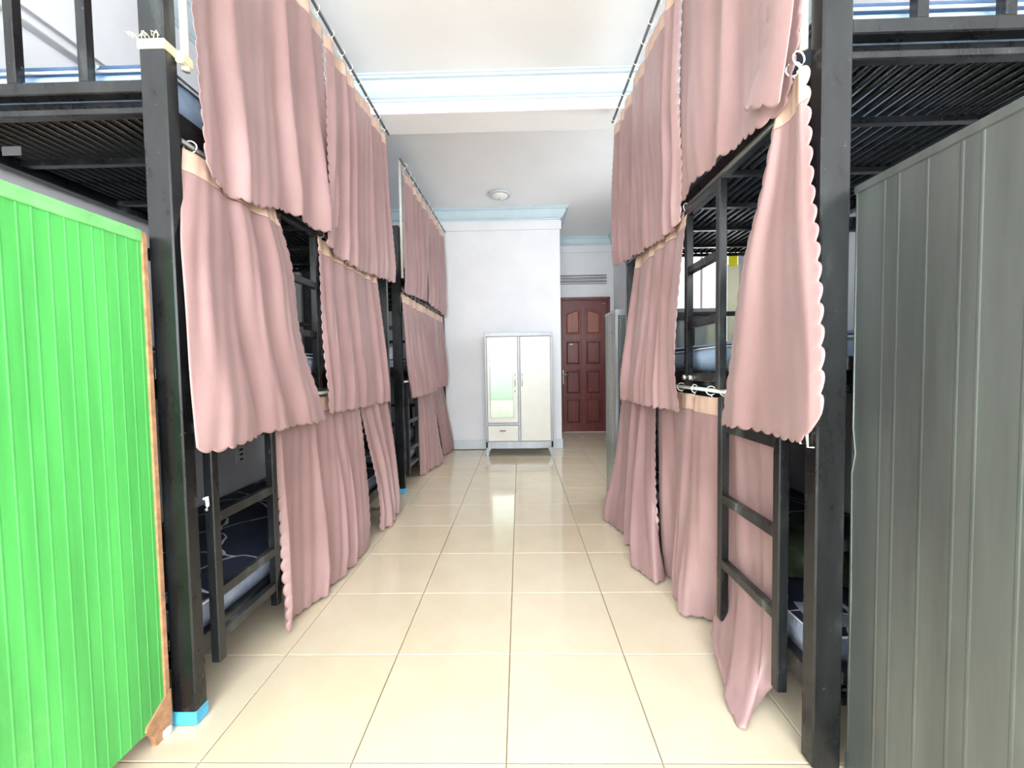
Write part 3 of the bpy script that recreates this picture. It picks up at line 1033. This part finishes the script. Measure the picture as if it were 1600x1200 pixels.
def curtain(label, near, far, hem, top_mid, out, folds, amp, seed, cell=.007, header=.068, rings=6, rod=None, group='pink bunk curtains', scal=(1, 1, 1), pitch=.046, phase=None, power=1.0, bias=.85, ringx=None, hem_power=1.6):
    """cloth hung between two edge curves (top to hem), scalloped on both sides and the hem.
    near/far: edge curves; hem: points between; out: +1/-1 x direction of the aisle; amp=(top,bottom) fold depth"""
    topc = [near[0]] + list(top_mid) + [far[0]]
    hemc = [near[-1]] + list(hem) + [far[-1]]
    wid = max(.1, np.linalg.norm(np.array(near[0]) - np.array(far[0])), np.linalg.norm(np.array(near[-1]) - np.array(far[-1])))
    hgt = np.linalg.norm(np.array(near[0]) - np.array(near[-1]))
    nu, nv = max(30, int(wid / cell)), max(40, int(hgt / cell))
    T, Bc = resample(topc, nu + 1), resample(hemc, nu + 1)
    N, Fc = resample(near, nv + 1), resample(far, nv + 1)
    s = np.linspace(0, 1, nu + 1)[None, :, None]
    t = np.linspace(0, 1, nv + 1)[:, None, None]
    devT = T[None] - (1 - s) * T[0] - s * T[-1]
    devB = Bc[None] - (1 - s) * Bc[0] - s * Bc[-1]
    S = (1 - s) * N[:, None] + s * Fc[:, None] + (1 - t) * devT + t ** hem_power * devB
    rs = np.random.RandomState(seed)
    ph = rs.uniform(0, 2 * PI, 8)
    if phase is not None:
        ph[0] = phase
    sv, tv = s[:, :, 0], t[:, :, 0]
    ws = sv + .05 * np.sin(2 * PI * 1.3 * sv + ph[1]) + .03 * np.sin(2 * PI * 2.7 * sv + ph[2]) + .018 * tv * np.sin(2 * PI * .9 * tv + ph[3])
    A = amp[0] + (amp[1] - amp[0]) * tv ** .8
    w1 = np.sin(2 * PI * folds * ws + ph[0])
    w1 = np.sign(w1) * np.abs(w1) ** power
    f = w1 + .32 * np.sin(2 * PI * folds * 1.9 * ws + ph[4] + .8 * tv) + .12 * np.sin(2 * PI * (folds * 3.3 * sv + 1.4 * tv) + ph[5])
    f = (f + .25 * np.sin(2 * PI * (.6 * sv + .8 * tv) + ph[6])) / 1.25 + bias
    fade = np.clip((1 - tv) * hgt / .10, 0, 1) * .25 + .75
    S[:, :, 0] += out * A * f * fade
    S[:, :, 1] += .35 * A * np.cos(2 * PI * folds * ws + ph[0])
    # scallops
    ed = np.linalg.norm(np.diff(S[:, 0], axis=0), axis=1)
    vlen = np.concatenate([[0], np.cumsum(ed)])
    hd = np.linalg.norm(np.diff(S[-1], axis=0), axis=1)
    hlen = np.concatenate([[0], np.cumsum(hd)])
    dep = .013
    colw = 3
    vs_sc = dep * np.abs(np.sin(PI * vlen / pitch)) ** .6
    hs_sc = dep * np.abs(np.sin(PI * hlen / pitch)) ** .6
    dirn = (S[:, 0] - S[:, 3]); dirn[:, 0] *= .35; dirn /= np.linalg.norm(dirn, axis=1)[:, None] + 1e-9
    dirf = (S[:, -1] - S[:, -4]); dirf[:, 0] *= .35; dirf /= np.linalg.norm(dirf, axis=1)[:, None] + 1e-9
    dirh = (S[-1] - S[-4]); dirh /= np.linalg.norm(dirh, axis=1)[:, None] + 1e-9
    for k in range(colw):
        wgt = (colw - k) / colw
        if scal[0]:
            S[:, k] += dirn * (vs_sc * wgt)[:, None]
        if scal[1]:
            S[:, -1 - k] += dirf * (vs_sc * wgt)[:, None]
        if scal[2]:
            S[-1 - k] += dirh * (hs_sc * wgt)[:, None]
    S[:, :, 2] = np.maximum(S[:, :, 2], .004)
    y_base = float(S[:, :, 1].mean())
    x_base = float(S[:, :, 0].mean())
    z_base = float(S[-1, :, 2].min())
    root = thing('bunk_curtain', (x_base, y_base, z_base), label, 'curtain', group)
    V = S - np.array([x_base, y_base, z_base])
    hrow = int(round(header / hgt * nv))

    def build(name, r0, r1, mat):
        sub = V[r0:r1 + 1].reshape(-1, 3)
        nr, nc = r1 - r0, nu
        idx = np.arange((nr + 1) * (nc + 1)).reshape(nr + 1, nc + 1)
        q = np.stack([idx[:-1, :-1], idx[1:, :-1], idx[1:, 1:], idx[:-1, 1:]], -1).reshape(-1, 4)
        me = bpy.data.meshes.new(name)
        me.vertices.add(len(sub))
        me.vertices.foreach_set('co', sub.astype(np.float32).ravel())
        me.loops.add(q.size)
        me.loops.foreach_set('vertex_index', q.astype(np.int32).ravel())
        me.polygons.add(len(q))
        me.polygons.foreach_set('loop_start', (np.arange(len(q)) * 4).astype(np.int32))
        me.polygons.foreach_set('loop_total', np.full(len(q), 4, np.int32))
        me.polygons.foreach_set('use_smooth', np.ones(len(q), bool))
        me.update(calc_edges=True)
        o = link(name, me, mat, root)
        sm = o.modifiers.new('thickness', 'SOLIDIFY')
        sm.thickness = .0016
        sm.offset = 0
        return o
    build('fabric', hrow, nv, 'pink')
    build('header_band', 0, hrow, 'header')
    for k in range(rings):
        c = int(round((k + .4) / (rings - .2) * nu))
        p = V[0, min(c, nu)]
        zr = (rod if rod is not None else S[0, c, 2] + .03) - z_base
        link('curtain_ring', RING, None, root, ((p[0] if ringx is None else ringx - x_base), p[1], zr), rot=(0, 0, .5 * math.sin(3.1 * k + seed)))
    return root


# --- near left bed
curtain('dusty pink top-tier curtain nearest the camera on the left row',
        [(-.885, .13, 2.645), (-.885, .165, 2.06), (-.885, .178, 1.965), (-.885, .186, 1.81), (-.885, .20, 1.628)],
        [(-.88, .99, 2.65), (-.88, 1.0, 2.45), (-.88, 1.02, 2.2), (-.87, 1.05, 1.95), (-.85, 1.03, 1.725)],
        [(-.885, .26, 1.598), (-.883, .44, 1.602), (-.88, .621, 1.654), (-.88, .765, 1.66), (-.86, .9, 1.663)],
        [], 1, 3.6, (.012, .027), 11, .006, rings=7, rod=2.68, ringx=-.862)
curtain('dusty pink top-tier curtain at the far end of the near left bed',
        [(-.885, 1.04, 2.65), (-.88, 1.0, 2.1), (-.88, .955, 1.616)],
        [(-.885, 1.93, 2.65), (-.88, 1.967, 2.141), (-.88, 2.01, 1.652)],
        [(-.88, 1.26, 1.598), (-.88, 1.605, 1.617)], [], 1, 5.2, (.014, .026), 12, .007, rings=8, rod=2.68, ringx=-.862)
curtain('dusty pink middle-tier curtain beside the near left post',
        [(-.905, .165, 1.655), (-.895, .135, 1.465), (-.885, .112, 1.335), (-.875, .10, 1.071), (-.86, .102, .805)],
        [(-.905, .60, 1.65), (-.885, .675, 1.431), (-.87, .702, 1.172), (-.86, .76, .983), (-.85, .842, .795)],
        [(-.858, .155, .792), (-.855, .325, .80), (-.853, .48, .806)], [], 1, 2.9, (.010, .026), 13, .006, rings=5, rod=1.675, ringx=-.907, scal=(0, 1, 1))
curtain('dusty pink middle-tier curtain at the far end of the near left bed',
        [(-.905, .95, 1.65), (-.885, .908, 1.1), (-.88, .926, .818)],
        [(-.905, 1.76, 1.65), (-.885, 1.818, 1.22), (-.88, 1.893, .795)],
        [(-.88, 1.333, .803)], [], 1, 5.0, (.008, .022), 14, .007, rings=7, rod=1.675, ringx=-.907)
curtain('dusty pink bottom-tier curtain trailing on the tiles beside the near left ladder',
        [(-.925, .56, .885), (-.915, .545, .65), (-.90, .533, .42), (-.885, .50, .165), (-.889, .505, .02)],
        [(-.92, 1.36, .885), (-.89, 1.353, .37), (-.849, 1.267, .02)],
        [(-.895, .591, .02), (-.868, .729, .02), (-.853, .923, .02), (-.835, 1.088, .02)], [], 1, 4.4, (.012, .03), 15, .006, rings=6, rod=.905)
curtain('narrow dusty pink bottom-tier curtain next to the blue-taped foot of the far left bed',
        [(-.925, 1.38, .885), (-.89, 1.476, .376), (-.865, 1.489, .02)],
        [(-.92, 1.87, .885), (-.88, 1.898, .359), (-.843, 1.805, .02)],
        [(-.815, 1.56, .02)], [], 1, 3.2, (.012, .03), 16, .007, rings=5, rod=.905)
# --- far left bed
curtain('dusty pink top-tier curtain at the near end of the far left bed',
        [(-.885, 2.345, 2.63), (-.88, 2.31, 2.1), (-.88, 2.275, 1.629)], [(-.87, 3.10, 2.63), (-.865, 3.09, 1.682)],
        [(-.87, 2.59, 1.648)], [], 1, 4.2, (.013, .022), 21, .009, rings=6, rod=2.66, ringx=-.858)
curtain('dusty pink top-tier curtain beside the white wall on the left',
        [(-.868, 3.13, 2.63), (-.865, 3.06, 1.665)], [(-.84, 3.95, 2.63), (-.835, 3.9, 1.645)],
        [], [], 1, 4.4, (.013, .022), 22, .009, rings=6, rod=2.66, ringx=-.842)
curtain('dusty pink middle-tier curtain at the near end of the far left bed',
        [(-.905, 2.33, 1.625), (-.88, 2.33, 1.098), (-.87, 2.421, .774)], [(-.89, 3.08, 1.625), (-.86, 3.40, .775)],
        [(-.86, 2.864, .771)], [], 1, 5.4, (.007, .018), 23, .009, rings=6, rod=1.65, ringx=-.905)
curtain('dusty pink middle-tier curtain beside the white wall on the left',
        [(-.90, 3.09, 1.625), (-.87, 3.334, .794)], [(-.87, 3.9, 1.625), (-.84, 3.9, .817)],
        [], [], 1, 4.4, (.007, .020), 24, .009, rings=6, rod=1.65, ringx=-.89)
curtain('dusty pink bottom-tier curtain behind the ladder of the far left bed',
        [(-.915, 2.76, .885), (-.89, 2.72, .35), (-.90, 2.80, .02)], [(-.905, 3.42, .885), (-.875, 3.40, .5), (-.80, 3.314, .02)],
        [(-.855, 3.041, .02)], [], 1, 4.4, (.006, .024), 25, .009, rings=5, rod=.905, ringx=-.912)
curtain('dusty pink bottom-tier curtain touching the skirting of the white wall',
        [(-.915, 3.43, .885), (-.89, 3.6, .4), (-.87, 3.72, .02)], [(-.90, 3.93, .885), (-.86, 3.97, .5), (-.80, 4.03, .02)],
        [(-.825, 3.80, .02)], [], 1, 3.0, (.005, .02), 26, .009, rings=5, rod=.905, ringx=-.905)
# --- right bed
curtain('dusty pink top-tier curtain at the far end of the right bed',
        [(.745, .753, 2.65), (.74, .757, 2.18), (.74, .742, 1.861), (.74, .769, 1.622)],
        [(.745, 1.90, 2.65), (.74, 1.947, 2.23), (.74, 1.901, 1.715)],
        [(.74, .872, 1.616), (.74, 1.365, 1.651)], [], -1, 5.6, (.012, .022), 31, .007, rings=9, rod=2.68, ringx=.714)
rtb = curtain('dusty pink top-tier curtain nearest the camera on the right, corner folded back',
              [(.745, .02, 2.65), (.74, .03, 1.892), (.74, .05, 1.757), (.735, .068, 1.672)],
              [(.745, .752, 2.65), (.74, .757, 1.998), (.74, .742, 1.70)],
              [(.73, .155, 1.668), (.735, .324, 1.70), (.74, .551, 1.715)], [], -1, 3.0, (.010, .017), 32, .006, rings=7, rod=2.68, ringx=.714)
curtain('dusty pink middle-tier curtain at the far end of the right bed',
        [(.768, .748, 1.66), (.745, .753, 1.203), (.73, .719, .827)],
        [(.768, 1.50, 1.66), (.735, 1.537, 1.214), (.71, 1.588, .809)],
        [(.71, 1.049, .818)], [], -1, 4.2, (.008, .028), 33, .007, rings=7, rod=1.685, ringx=.77)
curtain('dusty pink middle-tier curtain gathered on the right post, large scalloped edge',
        [(.742, .008, 1.725), (.74, -.008, 1.569), (.73, -.038, 1.408), (.71, -.097, 1.22), (.69, -.154, 1.024), (.68, -.165, .905)],
        [(.745, .11, 1.72), (.74, .176, 1.497), (.73, .262, 1.284), (.72, .315, .992), (.71, .334, .828)],
        [(.68, -.122, .859), (.69, -.02, .842), (.70, .133, .838)], [], -1, 1.5, (.006, .02), 34, .005, rings=3, rod=1.75, pitch=.05, header=.085, bias=.5)
curtain('dusty pink bottom-tier curtain trailing on the tiles by the silver wardrobe',
        [(.775, 1.20, .885), (.74, 1.093, .425), (.721, .90, .02)],
        [(.775, 1.76, .885), (.72, 1.77, .366), (.617, 1.673, .02)],
        [(.66, .86, .02), (.63, 1.0, .02), (.665, 1.258, .02), (.65, 1.56, .02)], [], -1, 3.0, (.012, .028), 35, .006, rings=5, rod=.915)
curtain('dusty pink bottom-tier curtain left of the lower right ladder, cream band showing',
        [(.782, .496, .89), (.775, .497, .47), (.80, .575, .02)],
        [(.79, 1.24, .89), (.785, 1.17, .45), (.775, 1.05, .02)],
        [(.76, .59, .02), (.715, .62, .02), (.74, .792, .02), (.765, .93, .02)], [], -1, 3.2, (.01, .026), 36, .006, rings=5, rod=.915)
curtain('dusty pink bottom-tier curtain behind the lower right ladder, tip spilling onto the floor',
        [(.79, .17, .89), (.79, .131, .6), (.79, .127, .31), (.785, .14, .12), (.765, .16, .05)],
        [(.79, .54, .89), (.79, .538, .45), (.785, .5, .2), (.72, .40, .07), (.70, .36, .05)],
        [(.736, .151, .025), (.655, .098, .01), (.667, .198, .02)], [], -1, 2.2, (.006, .009), 37, .006, rings=3, rod=.915, hem_power=6)
# folded-back corner of the near right top curtain
NF = 130
flap = resample([(.722, .03, 2.35), (.716, .06, 2.1), (.71, .08, 1.93), (.706, .10, 1.82), (.70, .17, 1.735)], NF)
base = resample([(.722, -.005, 2.35), (.72, -.01, 2.1), (.715, -.012, 1.93), (.71, -.005, 1.82), (.706, .03, 1.655)], NF)
lf = np.concatenate([[0], np.cumsum(np.linalg.norm(np.diff(flap, axis=0), axis=1))])
flap[:, 1] += .013 * np.abs(np.sin(PI * lf / .052)) ** .6
cols_ = 30
Pf = []
for i in range(NF):
    for k in range(cols_ + 1):
        a = k / cols_
        p = base[i] * (1 - a) + flap[i] * a
        drop = max(0, (i - (NF - 8)) / 7) * .014 * abs(math.sin(PI * a * 3)) ** .6
        Pf.append((p[0] - .012 * math.sin(PI * a) - .012, p[1], p[2] - drop))
me = bpy.data.meshes.new('folded_corner')
rl = np.array(rtb.location)
me.from_pydata([tuple(np.array(p) - rl) for p in Pf], [], [(i * (cols_ + 1) + k, i * (cols_ + 1) + k + 1, (i + 1) * (cols_ + 1) + k + 1, (i + 1) * (cols_ + 1) + k) for i in range(NF - 1) for k in range(cols_)])
for p in me.polygons:
    p.use_smooth = True
fc = link('folded_corner', me, 'pink', rtb, label='scalloped corner folded back')
sm = fc.modifiers.new('thickness', 'SOLIDIFY')
sm.thickness = .0016

# scraps on the tiles near the door
for k, (x, y, r) in enumerate(((1.02, 3.30, .045), (.93, 4.9, .02))):
    pts = []
    rr = random.Random(k)
    for i in range(12):
        a = 2 * PI * i / 12
        q = r * rr.uniform(.75, 1.1)
        pts.append((x + q * math.cos(a), y + q * .7 * math.sin(a)))
    link('paper_scrap', prism_mesh(pts, .0005, .003, 'z'), 'plastic', None, None,
         ('oval scrap of white paper on the tiles before the door', 'tiny white scrap of paper at the foot of the wooden door')[k], 'scrap')
